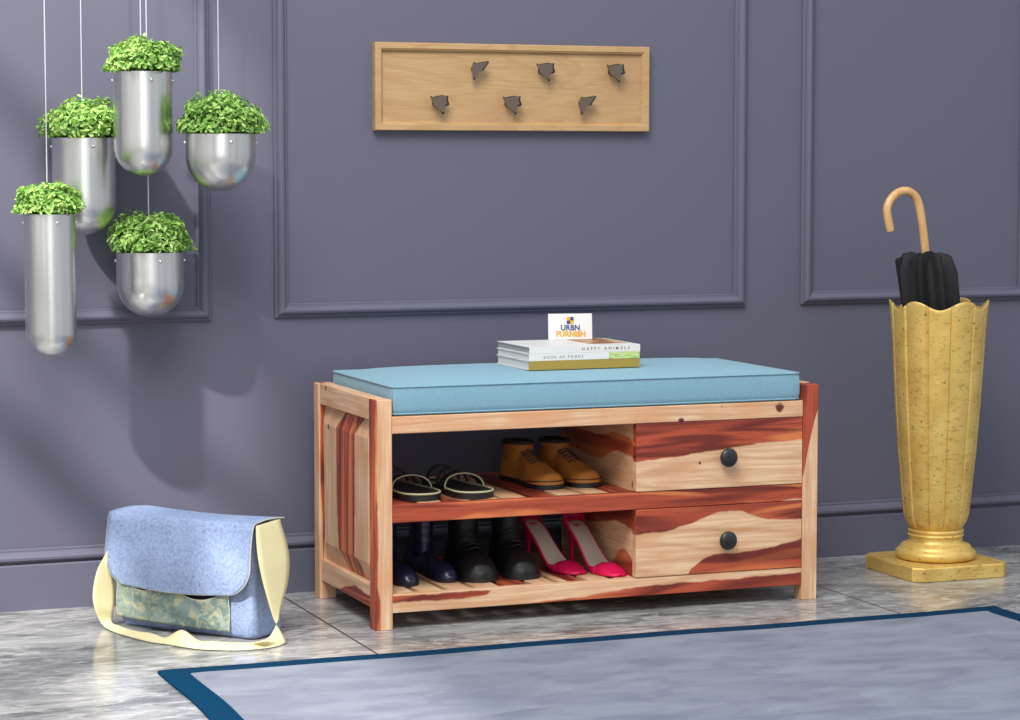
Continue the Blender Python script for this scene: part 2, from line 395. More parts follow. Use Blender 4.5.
bm = bm_new(); box(bm, .178, -.0008, .0004, .2475, -.0003, .0140); obj('spine_picture', bm, M_green, b2, label='green picture on the spine')
text('spine_lettering', 'BOOK OF FOODS', .0074, M_gretx, b2, Matrix.Translation((.076, -.0006, .0070)) @ RX, .0002, space=1.65)
b3 = book('topmost white book of the stack, tan lettering on spine', .001, bz+.0334, .248, .186, .0143, M_cover)
text('spine_lettering', 'HAPPY ANIMALS', .0088, M_goldtx, b3, Matrix.Translation((.170, -.0006, .0074)) @ RX, .0002, bold=.0001, space=1.8)
bm = bm_new(); box(bm, .150, .040, .0143, .238, .188, .0145); obj('cover_picture', bm, M_brown, b3, label='brown picture printed on the cover')
sign = thing('sign_card', 'small white card with blue and yellow lettering standing on top of the books', 'sign', (1.972, -.222, bz+.0334+.0150), 0)
sign.rotation_euler = (-.10, .0, -.21)
bm = bm_new(); box(bm, -.0475, 0, 0, .0475, .003, .0555, .0004); obj('card', bm, M_cover, sign)
bm = bm_new(); prism(bm, [(0, 0), (.022, 0), (.003, .04)], lambda u, v: Vector((-.012, .003+u, v+.001)), lambda u, v: Vector((.012, .003+u, v+.001))); obj('card_stand', bm, M_cover, sign)
M_nav = plain('navy_print', (52, 66, 110), .6); M_yel = plain('yellow_print', (214, 158, 0), .6)
text('lettering', 'URBN', .0160, M_nav, sign, Matrix.Translation((0, -.0006, .0250)) @ RX, .0002, bold=.0004)
text('lettering', 'FURNISH', .0160, M_yel, sign, Matrix.Translation((.001, -.0006, .0118)) @ RX, .0002, bold=.0006)
for q, (a, b, mm) in enumerate(((-.0075, .0410, M_yel), (0, .0410, M_nav), (-.0075, .0335, M_nav), (0, .0335, M_yel))):
    bm = bm_new(); box(bm, a, -.0007, b, a+.0074, -.0001, b+.0074); obj('logo_square', bm, mm, sign)

# ---------------------------------------------------------------- coat rack
t = NT('beech_wood'); g = t.scale(t.co(), (1.4, 8, 8)); r_ = t.math('SINE', t.math('MULTIPLY', t.noise(g, 1.1, 3, .5, .7), 70))
f_ = t.noise(t.scale(t.co(), (6, 90, 90)), 3, 4); c = t.mix(t.mr(f_, .3, .7), lin(182, 150, 107), lin(170, 136, 92))
c = t.mix(t.mr(r_, .5, 1, 0, .4), c, lin(160, 122, 80)); c = t.mix(t.mr(t.noise(t.co(), 6, 2), .5, .7, 0, .5), c, lin(166, 126, 90)); M_beech = t.set(col=c, rough=.45)
RX0, RX1, RZ0, RZ1 = 1.603, 2.246, .990, 1.178
rack = thing('coat_rack', 'light beech wall rack with six dark hooks mounted above the bench', 'coat rack', ((RX0+RX1)/2, 0, (RZ0+RZ1)/2))
hw, hh = (RX1-RX0)/2, (RZ1-RZ0)/2
bm = bm_new(); box(bm, -hw+.012, -.010, -hh+.012, hw-.012, -.0005, hh-.012); obj('back_panel', bm, M_beech, rack)
bm = bm_new(); prof = [(0, .0005), (0, .019), (.0015, .021), (.0125, .021), (.0145, .0185), (.0155, .0185), (.0175, .0150), (.0195, .0095), (.0195, .0005)]
loft(bm, [[(-hw+o_, -d, -hh+o_), (hw-o_, -d, -hh+o_), (hw-o_, -d, hh-o_), (-hw+o_, -d, hh-o_)] for o_, d in prof+[prof[0]]], False, False); obj('rack_frame', bm, M_beech, rack)
M_hook = plain('dark_bronze', (104, 90, 78), .55, .3, bump=.3, bs=300); M_hookd = plain('black_iron', (30, 32, 34), .45, .5)
hookA = [(-.019, .0145), (-.013, .0125), (-.004, .0150), (.008, .0165), (.016, .0165), (.0150, .009), (.0185, -.001), (.0120, -.003), (.0098, -.010), (.0112, -.0175), (.0070, -.0195), (.0045, -.0145), (-.0045, -.0075), (-.0120, -.0030), (-.0125, .003)]
hookB = [(-.011, .014), (-.002, .0125), (.004, .0140), (.020, .0170), (.0175, .0125), (.0115, .0045), (.0085, -.0020), (.0010, -.0050), (-.0045, -.0125), (-.0070, -.0195), (-.0115, -.0180), (-.0115, -.0100), (-.0150, -.0040), (-.0125, .0030)]
def hook(px, py, sh0):
    p = onpl(px, py, (0, -.026, 0), (0, 1, 0)); x_, z_ = p.x-(RX0+RX1)/2, p.z-(RZ0+RZ1)/2
    k = 1.0; sh = [(a*1.12, b*1.08) for a, b in sh0]; bm = bm_new()
    prism(bm, [(a*k, b*k) for a, b in sh], lambda u, v: Vector((x_+u*.82, -.026, z_+v*.86)), lambda u, v: Vector((x_+u, -.034-.004*(v+.02)/.04, z_+v)))
    h_ = obj('hook', bm, M_hook, rack)
    bm = bm_new()
    top = [q for q in sh][:5] if sh0 is hookA else sh[:5]
    tube(bm, [Vector((x_+u, -.036, z_+v)) for u, v in ([sh[4], sh[5], sh[6], sh[7]] if sh0 is hookA else [sh[3], sh[4], sh[5], sh[6]])], .0022, 6)
    tube(bm, [Vector((x_+u, -.036, z_+v)) for u, v in sh[:4]], .0014, 6)
    bmesh.ops.create_icosphere(bm, subdivisions=2, radius=.0026, matrix=Matrix.Translation((x_+(.0088 if sh0 is hookA else -.0090), -.034, z_-.0195)))
    obj('hook_branch', bm, M_hookd, h_)
    bm = bm_new(); loft(bm, [[Vector((x_+r*math.cos(2*PI*i/16), -yy, z_+.002+r*math.sin(2*PI*i/16))) for i in range(16)] for r, yy in ((.008, .0100), (.008, .0125), (.0045, .014), (.0045, .028))]); obj('hook_mount', bm, M_hookd, h_, smooth=40)
for px, py, sh in ((477, 70, hookB), (544, 71.5, hookA), (614, 72.5, hookA), (438, 104, hookA), (510.5, 104.5, hookA), (584.5, 104.5, hookB)): hook(px, py, sh)

# ---------------------------------------------------------------- hanging planters
t = NT('brushed_steel'); n = t.noise(t.scale(t.co(), (1, 1, .01)), 90, 4, .7)
M_steel = t.set(col=t.mix(t.mr(n, .3, .7), lin(216, 216, 214), lin(232, 232, 230)), metal=1., rough=t.mr(n, .3, .7, .26, .36)); t.bump(n, .05, .001)
M_rivet = plain('steel_rivet', (220, 220, 215), .25, 1.)
M_wire = plain('steel_wire', (214, 216, 222), .4, .4)
t = NT('fresh_green_leaf'); at = t.n('Attribute', attribute_name='shade'); 
c = t.mix(at.outputs['Fac'], lin(100, 158, 58), lin(196, 226, 136)); M_leaf = t.set(col=c, rough=.5, spec=.3); t.b.inputs['Subsurface Weight'].default_value = .0
tr = t.n('BsdfTranslucent'); t.l(c, tr.inputs[0]); ad = t.n('MixShader'); ad.inputs[0].default_value = .3
t.l(t.b.outputs[0], ad.inputs[1]); t.l(tr.outputs[0], ad.inputs[2]); t.l(ad.outputs[0], t.out.inputs[0])
M_soil = plain('dark_soil', (40, 32, 26), .9, bump=.5, bs=200)
def foliage(name, R, Hh, zc, parent, seed, n=620):
    """a domed bunch of small cupped leaves on thin stalks"""
    rnd_ = random.Random(seed); bm = bm_new(); lay = bm.loops.layers.color.new('shade') if False else None
    shades = []; faces = 0
    for k in range(n):
        a = rnd_.uniform(0, 2*PI); q = rnd_.random()
        e = math.asin(min(1, rnd_.uniform(.0, 1)))            # elevation
        rr = .54+.48*q**.55+(.05 if rnd_.random() < .12 else 0)
        lump = 1+.13*noise.noise(Vector((math.cos(a)*1.6, math.sin(a)*1.6, e*1.8+seed)))*2
        ca = math.cos(e)
        p = Vector((R*rr*lump*ca**.75*math.cos(a), R*rr*lump*ca**.75*math.sin(a), zc+.003+Hh*.86*rr*lump*math.sin(e)**.85))
        nrm = Vector((math.cos(a)*ca, math.sin(a)*ca, math.sin(e)+.45)); nrm += Vector([rnd_.uniform(-.75, .75) for _ in range(3)]); nrm.normalize()
        tx = nrm.orthogonal().normalized(); tx.rotate(Matrix.Rotation(rnd_.uniform(0, 6.28), 3, nrm)); ty = nrm.cross(tx)
        L = rnd_.uniform(.0036, .0060); w_ = L*.82
        pts = [(-1.3, 0, -.1), (-.5, .5, .16), (.35, .74, .34), (1.0, .45, .3), (1.25, 0, .05), (1.0, -.45, .3), (.35, -.74, .34), (-.5, -.5, .16)]
        vs = [bm.verts.new(p+tx*x_*L+ty*y_*w_+nrm*z_*L*1.3) for x_, y_, z_ in pts]; c_ = bm.verts.new(p+tx*.15*L-nrm*.10*L)
        for i in range(8): bm.faces.new((c_, vs[i], vs[(i+1) % 8]))
        sh = rnd_.random(); shades += [sh]*9
        if k % 4 == 0:
            base = Vector((p.x*.45, p.y*.45, zc-.01)); d_ = (p-base); s_ = d_.orthogonal().normalized()*.0006; s2 = d_.cross(s_).normalized()*.0006
            A_ = [base+s_, base+s2, base-s_-s2]; B_ = [p+s_, p+s2, p-s_-s2]
            loft(bm, [A_, B_], False, False); shades += [.1]*6
    bmesh.ops.recalc_face_normals(bm, faces=bm.faces)
    me = bpy.data.meshes.new(name); bm.to_mesh(me); bm.free()
    a_ = me.attributes.new('shade', 'FLOAT', 'POINT'); a_.data.foreach_set('value', shades[:len(me.vertices)])
    for p_ in me.polygons: p_.use_smooth = True
    me.materials.append(M_leaf); o = bpy.data.objects.new(name, me); C.objects.link(o); o.parent = parent; return o
def planter(pxc, ytop, ybot, wpx, y, fol_w, fol_top, label, wire_dx, seed):
    top = onpl(pxc, ytop, (0, y, 0), (0, 1, 0)); bot = onpl(pxc, ybot, (0, y, 0), (0, 1, 0))
    dist = (top-CAM).dot(fw); R = wpx/2*dist/F; h = top.z-bot.z
    o = thing('hanging_planter', label, 'planter', (top.x, y, bot.z), 0, 'steel planters hanging on wires')
    bm = bm_new(); prof = []
    for k in range(13):
        a = PI/2*k/12; prof.append((R*math.sin(a), R*(1-math.cos(a))))
    for k in range(1, 9): prof.append((R, R+(h-R)*k/8))
    prof += [(R-.0012, h+.0003), (R-.0022, h), (R-.0022, h-.02), (R-.0022, R)]
    lathe(bm, prof, n=64); obj('pot', bm, M_steel, o, smooth=60)
    bm = bm_new(); lathe(bm, [(R-.0024, h-.018), (R-.0024, h-.012), (R*.5, h-.006), (.0001, h-.005)], n=32); obj('soil', bm, M_soil, o, smooth=60)
    va = math.atan2(CAM.y-y, CAM.x-top.x)       # towards the viewer
    for k in range(4):
        an = va+.30+k*PI/2
        if k == 1: an = va+PI/2+.05
        if k == 3: an = va-PI/2-.05
        c_, s_ = math.cos(an), math.sin(an); n_ = Vector((c_, s_, 0)); tt = Vector((-s_, c_, 0)); z_ = h-.017
        bm = bm_new(); loft(bm, [[n_*(R-.0005+d)+tt*r*math.cos(2*PI*i/12)+Vector((0, 0, z_+r*math.sin(2*PI*i/12))) for i in range(12)] for r, d in ((.0036, 0), (.0036, .0018), (.0026, .0040), (.0004, .0048))]); obj('rivet', bm, M_rivet, o, smooth=60)
    FR = fol_w/2*dist/F; Hf = (ytop-fol_top)*dist/F
    foliage('foliage', FR, Hf, h+.000, o, seed, int(900+19000*FR))['label'] = 'dense bunch of small bright green leaves'
    bm = bm_new(); tube(bm, [Vector((wire_dx, .0, h-.004)), Vector((wire_dx, 0, 3.3-bot.z))], .0011, 6); obj('wire', bm, M_wire, o, smooth=60)
    return o
planter(49.5, 214, 357.5, 51, -.225, 67, 182, 'long slim steel planter hanging lowest at far left, tall tube shape', -.004, 1)
planter(83.5, 138, 235, 63, -.098, 78, 96, 'tube steel planter partly hidden behind the two tallest planters', -.002, 2)
planter(142.5, 72, 176, 59, -.21, 76, 36, 'uppermost steel planter, a tube hanging in front of the others', -.003, 3)
planter(220.5, 134, 191, 70, -.26, 87, 91, 'rounded short steel planter hanging rightmost of the cluster', -.003, 4)
planter(150, 252, 317, 67, -.112, 85, 209, 'rounded short steel planter hanging lowest beside the long tube', -.002, 5)

# ---------------------------------------------------------------- umbrella stand
t = NT('distressed_gold_leaf')
n1 = t.noise(t.co(), 14, 4, .6); n2 = t.noise(t.scale(t.co(), (1, 1, 1)), 120, 3, .6); n3 = t.noise(t.scale(t.co(), (1, 1, 1.6), rot=(.6, .7, .2)), 55, 6, .75)
c = t.mix(t.mr(n1, .35, .65), lin(226, 194, 112), lin(208, 170, 88))
c = t.mix(t.mr(n3, .54, .68, 0, .7), c, lin(150, 112, 44)); c = t.mix(t.mr(t.noise(t.scale(t.co(), (20, 20, 220), rot=(.5, .5, 0)), 1.5, 4, .6), .62, .70, 0, .6), c, lin(120, 88, 36)); c = t.mix(t.mr(n2, .66, .70), c, lin(92, 66, 26))
M_gold2 = t.set(col=c, metal=.35, rough=t.mr(n3, .3, .7, .36, .5)); t.bump(t.math('SUBTRACT', n3, t.mr(n2, .62, .70)), .25, .0015)
SX, SY = 2.843, -.275
stand = thing('umbrella_stand', 'tall fluted gold umbrella stand with scalloped rim on square foot', 'umbrella stand', (SX, SY, 0))
bm = bm_new(); hb = .121; ch = .019
poly = [(-hb+ch, -hb), (hb-ch, -hb), (hb, -hb+ch), (hb, hb-ch), (hb-ch, hb), (-hb+ch, hb), (-hb, hb-ch), (-hb, -hb+ch)]
loft(bm, [[Vector((x_*s, y_*s, z)) for x_, y_ in poly] for s, z in ((.985, 0), (1, .002), (1, .029), (.985, .032))]); obj('foot_plate', bm, M_gold2, stand)
bm = bm_new()
lathe(bm, [(.080, .032), (.087, .035), (.0905, .042), (.089, .050), (.084, .055), (.080, .0575), (.0795, .061), (.075, .065), (.065, .069), (.0605, .072), (.0595, .080), (.061, .083)], n=64); obj('base_moulding', bm, M_gold2, stand, smooth=50)
bm = bm_new()
lathe(bm, [(.059, .081), (.061, .0835), (.063, .0865), (.061, .0895), (.0595, .0905), (.0615, .093), (.063, .096), (.0615, .099), (.056, .101)], n=64); obj('collar', bm, M_gold2, stand, smooth=60)
bm = bm_new()
prof = [(.052, .098), (.060, .105), (.068, .118), (.0725, .135), (.075, .16), (.080, .21), (.086, .273), (.094, .385), (.0985, .46), (.1015, .52), (.1035, .565), (.1055, .595), (.1063, .601)]
def vring(r, z, tfrac, inner=0.):
    out = []
    N = 144; 
    for i in range(N):
        a = 2*PI*i/N; rel = a+PI/2      # crest towards -y
        cr = ((math.degrees(rel)-15) % 30)/30     # 0..1 within a facet, creases at 15+30k
        facet = -.030*(1-abs(2*cr-1)**1.6)*0+.012*(1-(2*cr-1)**2)
        groove = -.034*max(0, 1-abs(min(cr, 1-cr))/.06)
        wave = math.cos(6*rel)
        rr = (r-inner)*(1+facet*(1 if inner == 0 else .5)+(groove if inner == 0 else 0)+tfrac*.030*wave)
        out.append(Vector((rr*math.cos(a), rr*math.sin(a), z+tfrac*.0095*wave+tfrac*.006*max(0, wave)**3*0)))
    return out
tf = lambda z: max(0, min(1, (z-.50)/.100))**2
rings = [vring(r, z, tf(z)) for r, z in prof]
rings.append(vring(.1063, .6045, 1)); rings.append(vring(.1056, .6065, 1)); rings.append(vring(.1036, .6055, 1, .0005)); rings.append(vring(.1012, .598, 1, .001))
rings += [vring(r-.004, z, tf(z), .001) for r, z in reversed(prof[1:-1])]
loft(bm, rings); obj('fluted_vase', bm, M_gold2, stand, smooth=28)

# ---------------------------------------------------------------- umbrella
M_black = plain('black_umbrella_cloth', (30, 30, 32), .7, spec=.3, bump=.05, bs=400)
t = NT('light_bent_wood'); c = t.mix(t.mr(t.noise(t.scale(t.co(), (30, 30, 4)), 3, 4), .3, .7), lin(214, 172, 118), lin(186, 138, 84)); M_cane = t.set(col=c, rough=.35)
yu = -.275
umb = thing('umbrella', 'folded black umbrella with curved wooden handle standing in the gold stand', 'umbrella', (SX, SY, .13))
U0 = Vector((SX, SY, .13))
def up_(px, py, y=yu): return onpl(px, py, (0, y, 0), (0, 1, 0))-U0
pts = [up_(890.5, 231), up_(888.5, 221), up_(887, 209), up_(891, 199), up_(898.5, 192.5), up_(907, 191), up_(914.5, 195.5), up_(919, 205), up_(922, 222), up_(925.5, 252), up_(927, 268)]
bm = bm_new(); tube(bm, catmull(pts, 6), lambda f: .0094 if f > .02 else .0085, 16); obj('handle', bm, M_cane, umb, smooth=60)
bm = bm_new()
ax_top = up_(926, 250); ax_bot = Vector((.035, 0, .0))
def cring(f, r, pleat, seed=0, lift=0):
    c_ = ax_bot.lerp(ax_top, f); out = []
    for i in range(96):
        a = 2*PI*i/96
        rr = r*(1+pleat*math.cos(8*a+.7)+pleat*.4*math.cos(16*a+1.0))
        out.append(c_+Vector((rr*math.cos(a), rr*math.sin(a), lift*(math.cos(8*a+.7)+.4*math.sin(3*a)))))
    return out
c_off = up_(930, 275)
loft(bm, [cring(.03, .006, 0), cring(.10, .016, .1), cring(.35, .034, .16), cring(.6, .045, .2), cring(.82, .0515, .24), cring(.92, .050, .26, lift=.003), cring(.97, .040, .30, lift=.007), cring(.985, .026, .25, lift=.004), cring(.97, .012, 0)])
obj('canopy', bm, M_black, umb, smooth=50)
for k in range(8):
    bm = bm_new(); a = k*PI/4+.1; c_ = ax_bot.lerp(ax_top, .93); r1, r2 = .040, .046
    p0 = c_+Vector((math.cos(a)*r1, math.sin(a)*r1, -.01)); p1 = c_+Vector((math.cos(a)*r2, math.sin(a)*r2, .020))
    tube(bm, [p0, p1], .0022, 6); obj('rib_tip', bm, M_black, umb)
for sgn, pl in ((-1, [(899, 259), (900.5, 256.5), (905, 258.5), (909, 256), (911, 252.5), (913, 257), (919, 257), (921, 300), (905, 300)]),
                (1, [(921, 254), (926, 251.5), (931, 250.5), (936, 254), (941, 256), (946, 257), (952, 263), (958.5, 275), (958.5, 300), (926, 300)])):
    dy = -.022*sgn-.01
    w3 = [up_(a, b, yu+dy) for a, b in pl]
    bm = bm_new(); n_ = len(w3); off = Vector((0, .016, 0))
    a_ = [bm.verts.new(p) for p in w3]; b_ = [bm.verts.new(p+off+Vector((.002*sgn, 0, -.004))) for p in w3]
    bm.faces.new(a_); bm.faces.new(b_[::-1])
    for i in range(n_): bm.faces.new((a_[i], b_[i], b_[(i+1) % n_], a_[(i+1) % n_]))
    bmesh.ops.bevel(bm, geom=list(bm.edges), offset=.0015, segments=1, affect='EDGES')
    obj('canopy_fold', bm, M_black, umb)

# ---------------------------------------------------------------- rug
t = NT('grey_blue_pile'); n1 = t.noise(t.scale(t.co(), (2.2, 5, 1)), 3, 5, .6, .6); n2 = t.noise(t.scale(t.co(), (60, 400, 1)), 1.2, 4, .7)
c = t.mix(t.mr(n1, .3, .7), lin(90, 96, 113), lin(130, 136, 148)); c = t.mix(t.mr(n2, .3, .7, 0, .3), c, lin(100, 108, 130)); M_rug = t.set(col=c, rough=.95, spec=.1, sheen=.2)
t.bump(n2, .3, .002)
M_bind = plain('deep_blue_binding', (0, 48, 76), .9, spec=.08, bump=.2, bs=300)
rug = thing('rug', 'grey blue area rug with dark teal border lying before the bench', 'rug', (1.84, -1.35, 0))
RXa, RXb, RYa, RYb = .957-1.84, 2.722-1.84, -2.35+1.35, -.717+1.35
def rug_edge(o_, z):
    pts = []; N = 60; x0, x1, y0, y1 = RXa+o_, RXb-o_, RYa+o_, RYb-o_
    def wv(s): return .0035*math.sin(s*9+1)+.002*math.sin(s*23)
    r = .02
    for i in range(N): s = i/N; pts.append((x0+(x1-x0)*s, y0))
    for i in range(N): s = i/N; pts.append((x1+wv(s+3), y0+(y1-y0)*s))
    for i in range(N): s = i/N; pts.append((x1+(x0-x1)*s, y1+wv(s*1.3+5)))
    for i in range(N): s = i/N; pts.append((x0+wv(s+7), y1+(y0-y1)*s))
    return [Vector((a, b, z)) for a, b in pts]
bm = bm_new(); loft(bm, [rug_edge(0, 0.0002), rug_edge(0, .005), rug_edge(.003, .0068), rug_edge(.048, .0072), rug_edge(.0485, .0002)], False, False); obj('rug_border', bm, M_bind, rug, smooth=40)
bm = bm_new(); loft(bm, [rug_edge(.049, 0.0002), rug_edge(.049, .0064), rug_edge(.052, .0078)], True, True); obj('rug_field', bm, M_rug, rug)

exec_parts = True
# ---------------------------------------------------------------- messenger bag
t = NT('light_denim'); n1 = t.noise(t.co(), 210, 4, .7); n2 = t.noise(t.co(), 14, 3)
vo = t.n('TexVoronoi'); t.l(t.co(), vo.inputs['Vector']); vo.inputs['Scale'].default_value = 160
c = t.mix(t.mr(n1, .3, .7), lin(98, 117, 158), lin(150, 166, 198)); c = t.mix(t.mr(vo.outputs['Distance'], .2, .7, 0, .35), c, lin(166, 180, 208)); c = t.mix(t.mr(n2, .5, .75, 0, .4), c, lin(152, 170, 204))
M_denim = t.set(col=c, rough=.9, spec=.15); t.bump(n1, .2, .002)
M_cream = plain('cream_webbing', (214, 203, 158), .8, spec=.2, bump=.1, bs=500)
M_edge = plain('cream_piping', (190, 186, 166), .8)
t = NT('leaf_print_cloth'); n1 = t.noise(t.co(), 26, 3, .5, 1.2); n2 = t.noise(t.co(), 40, 4, .6, 2.)
c = t.mix(t.mr(n1, .40, .60), lin(108, 130, 126), lin(140, 156, 146)); c = t.mix(t.mr(n2, .50, .62, 0, .75), c, lin(186, 178, 144)); c = t.mix(t.mr(n2, .30, .38, .7, 0), c, lin(112, 124, 104)); M_print = t.set(col=c, rough=.85, spec=.15)
M_lin = plain('dark_lining', (40, 44, 60), .9)
A = Vector((.991, -.236, 0)); u_ = Vector((.634, -.773, 0)).normalized(); v_ = Vector((-u_.y, u_.x, 0)); ang = math.atan2(u_.y, u_.x)
bag = thing('messenger_bag', 'light blue denim messenger bag with cream strap standing on the floor by the wall', 'bag', A, ang)
BL, BD, BH = .333, .098, .228
iv = Matrix.Rotation(-ang, 3, 'Z')
def bl(p): return iv @ (Vector(p)-A)
def rrect(x0, x1, y0, y1, z, r, n=6, wob=0):
    out = []
    for cx_, cy_, a0 in ((x1-r, y1-r, 0), (x0+r, y1-r, PI/2), (x0+r, y0+r, PI), (x1-r, y0+r, 3*PI/2)):
        for i in range(n+1):
            a = a0+PI/2*i/n; out.append(Vector((cx_+r*math.cos(a), cy_+r*math.sin(a), z)))
    # subdivide long sides
    res = []
    m_ = len(out)
    for i in range(m_):
        a, b = out[i], out[(i+1) % m_]; L = (b-a).length; k = 1 if i % (n+1) != n else (22 if (i//(n+1)) % 2 == 0 else 8)
        for j in range(k):
            p = a.lerp(b, j/k)
            res.append(p)
    return res
def bulge(p, z):
    q = noise.noise(Vector((p.x*14, p.y*14, z*16)))*.004
    s = math.sin(PI*min(1, max(0, z/BH)))
    c_ = Vector((BL/2, BD/2, z)); d = p-c_
    yy = d.y*(1+.10*s*(1-(abs(d.x)/(BL/2))**4))+q
    xx = d.x*(1-.015*s)+(q if abs(d.x) > BL/2-.01 else 0)
    if d.x > BL/2-.02: xx -= .010*s*(1-(abs(d.y)/(BD/2))**2)
    return Vector((c_.x+xx, c_.y+yy, z))
bm = bm_new()
zs = [(.0005, .012), (.004, .004), (.012, 0), (.04, 0), (.08, 0), (.12, .001), (.16, .003), (.205, .006), (.221, .010), (.224, .02)]
loft(bm, [[bulge(p, z) for p in rrect(i_, BL-i_, i_, BD-i_, z, .016)] for z, i_ in zs]); obj('bag_body', bm, M_denim, bag, smooth=60)
# flap: over the top and down the front
def flap_pt(s, x_, off=0):
    # s: distance from the back edge of the top; the front fold is at BD
    if s < BD: return Vector((x_, BD-s-.004, BH+.001+.004*math.sin(PI*s/BD)+off))
    dz = s-BD
    rr = .012
    z = BH+.002-dz; y_ = -.010-.013*math.sin(min(1, dz/.13)*PI*.6)
    if dz < .012: y_ = -.006*math.sqrt(max(0, dz/.012))-.004; z = BH+.001-dz*.6
    return Vector((x_, y_-off, z))
FL = .141
def half(s):
    """x extent of the flap at distance s along it"""
    x0, x1 = -.014, BL+.004
    if s < BD: x0 = .004-.018*(s/BD)
    e = BD+FL-s
    rl, rr = .062, .058
    if e < rl+.012: q = (rl-min(e, rl))/rl; x0 += rl*.8*(1-math.sqrt(max(0, 1-q*q)))
    if e < rr: q = (rr-e)/rr; x1 -= rr*(1-math.sqrt(max(0, 1-q*q)))
    return x0, x1
rows = []; NS = 64
outl = []; outr = []
for j in range(NS+1):
    f = j/NS
    s = (BD+FL)*(1-(1-f)**1.35)
    x0, x1 = half(s-1e-6)
    row = []
    for i in range(31):
        q = i/30; x_ = x0+(x1-x0)*q
        p = flap_pt(s, x_)
        if s > BD: p.y += -.006*math.sin(PI*q)*min(1, (s-BD)/.08)+.0018*noise.noise(Vector((x_*18, 0, s*18))); p.z += -.010*q*(1-q)*2*((s-BD)/FL)+.006*(1-q)*((s-BD)/FL)*0
        else: p.z += -.006*math.sin(PI*q)*.8
        row.append(p)
    rows.append(row); outl.append(row[0]); outr.append(row[-1])
bm = bm_new(); grid(bm, rows); fl = obj('flap', bm, M_denim, bag, smooth=180, solid=.0028)
bm = bm_new(); tube(bm, [p+Vector((0, -.0002, 0)) for p in outl+rows[-1][1:-1]+outr[::-1]], .0014, 6); obj('flap_piping', bm, M_edge, fl, smooth=180)
# pocket of printed cloth
rows = []; topc = []
for j in range(15):
    f = j/14; row = []
    for i in range(41):
        q = i/40; x_ = .004+q*.272
        tz = .1135-.030*math.sin(PI*((q*2) % 1))**.8-.0145*q
        z = .020-.006*q+(tz-(.020-.006*q))*f
        b_ = -.007-.006*math.sin(PI*((q*2) % 1))**.8*f-.009*math.sin(PI*q)-.004*math.sin(9*q+f*5)*f*(1-f)*2
        row.append(Vector((x_, b_-.0015, z)))
    rows.append(row)
bm = bm_new(); grid(bm, rows); pk = obj('pocket', bm, M_print, bag, smooth=180, solid=.002, label='pale green leaf print cloth pocket')
bm = bm_new(); tube(bm, [r[0] for r in rows]+rows[-1][1:-1]+[r[-1] for r in reversed(rows)], .0013, 6); obj('pocket_piping', bm, M_edge, pk, smooth=180)
bm = bm_new(); grid(bm, [[Vector((r.x, -.006, r.z+dz)) for r in rows[-1]] for dz in (-.02, .036)]); obj('pocket_lining', bm, M_lin, pk, solid=.001)
# strap
B0 = A+u_*BL
def gp(px, py, off, base=B0, sg=1): return onpl(px, py, base+u_*off*sg, u_)
def fp(px, py, z): return onpl(px, py, (0, 0, z), (0, 0, 1))
L_ = []; R_ = []
def add(a, b): L_.append(bl(a)); R_.append(bl(b))
add(gp(256, 526, .004), gp(280, 519, .004)); add(gp(256, 530, .007), gp(281, 524, .010)); add(gp(257, 548, .016), gp(287, 544, .024)); add(gp(259.5, 566, .022), gp(289.5, 563, .034)); add(gp(264, 586, .026), gp(287.5, 584, .036))
add(gp(270, 607, .030), gp(281, 607, .034)); add(gp(275, 622, .034), gp(277.5, 622, .036)); add(fp(283.5, 637, .010), fp(270, 636, .016)); add(fp(285, 643.5, .0025), fp(262, 641, .018))
add(fp(270, 647.5, .0025), fp(250, 643, .010)); add(fp(243, 650, .0025), fp(236, 642.5, .010)); add(fp(222, 650, .0025), fp(214, 641.5, .010)); add(fp(200, 649, .0025), fp(199, 640.5, .010)); add(fp(183, 647, .0025), fp(182, 630, .026)); add(fp(165, 644, .0025), fp(166, 637.5, .010))
add(fp(150, 642, .0025), fp(152, 633.5, .012)); add(fp(130, 637, .0025), fp(133, 630.5, .010)); add(fp(113, 631.5, .0025), fp(118, 625.5, .010))
A1 = A
def gl(px, py, off): return onpl(px, py, A1-u_*off, u_)
add(gl(102, 624, .012), gl(112, 622, .006)); add(gl(94.5, 608, .02), gl(114, 608, .004)); add(gl(93, 592, .022), gl(115, 594, .004)); add(gl(97, 571, .018), gl(113, 572, .004)); add(gl(104, 557, .012), gl(111, 556, .004)); add(gl(110, 545, .006), gl(112, 540, .004))
Lc, Rc = catmull(L_, 5), catmull(R_, 5)
bm = bm_new(); grid(bm, [[l.lerp(r, k/6) for k in range(7)] for l, r in zip(Lc, Rc)]); obj('strap', bm, M_cream, bag, smooth=180, solid=.0016, label='cream cloth shoulder strap')
# low wrinkle already in the strap

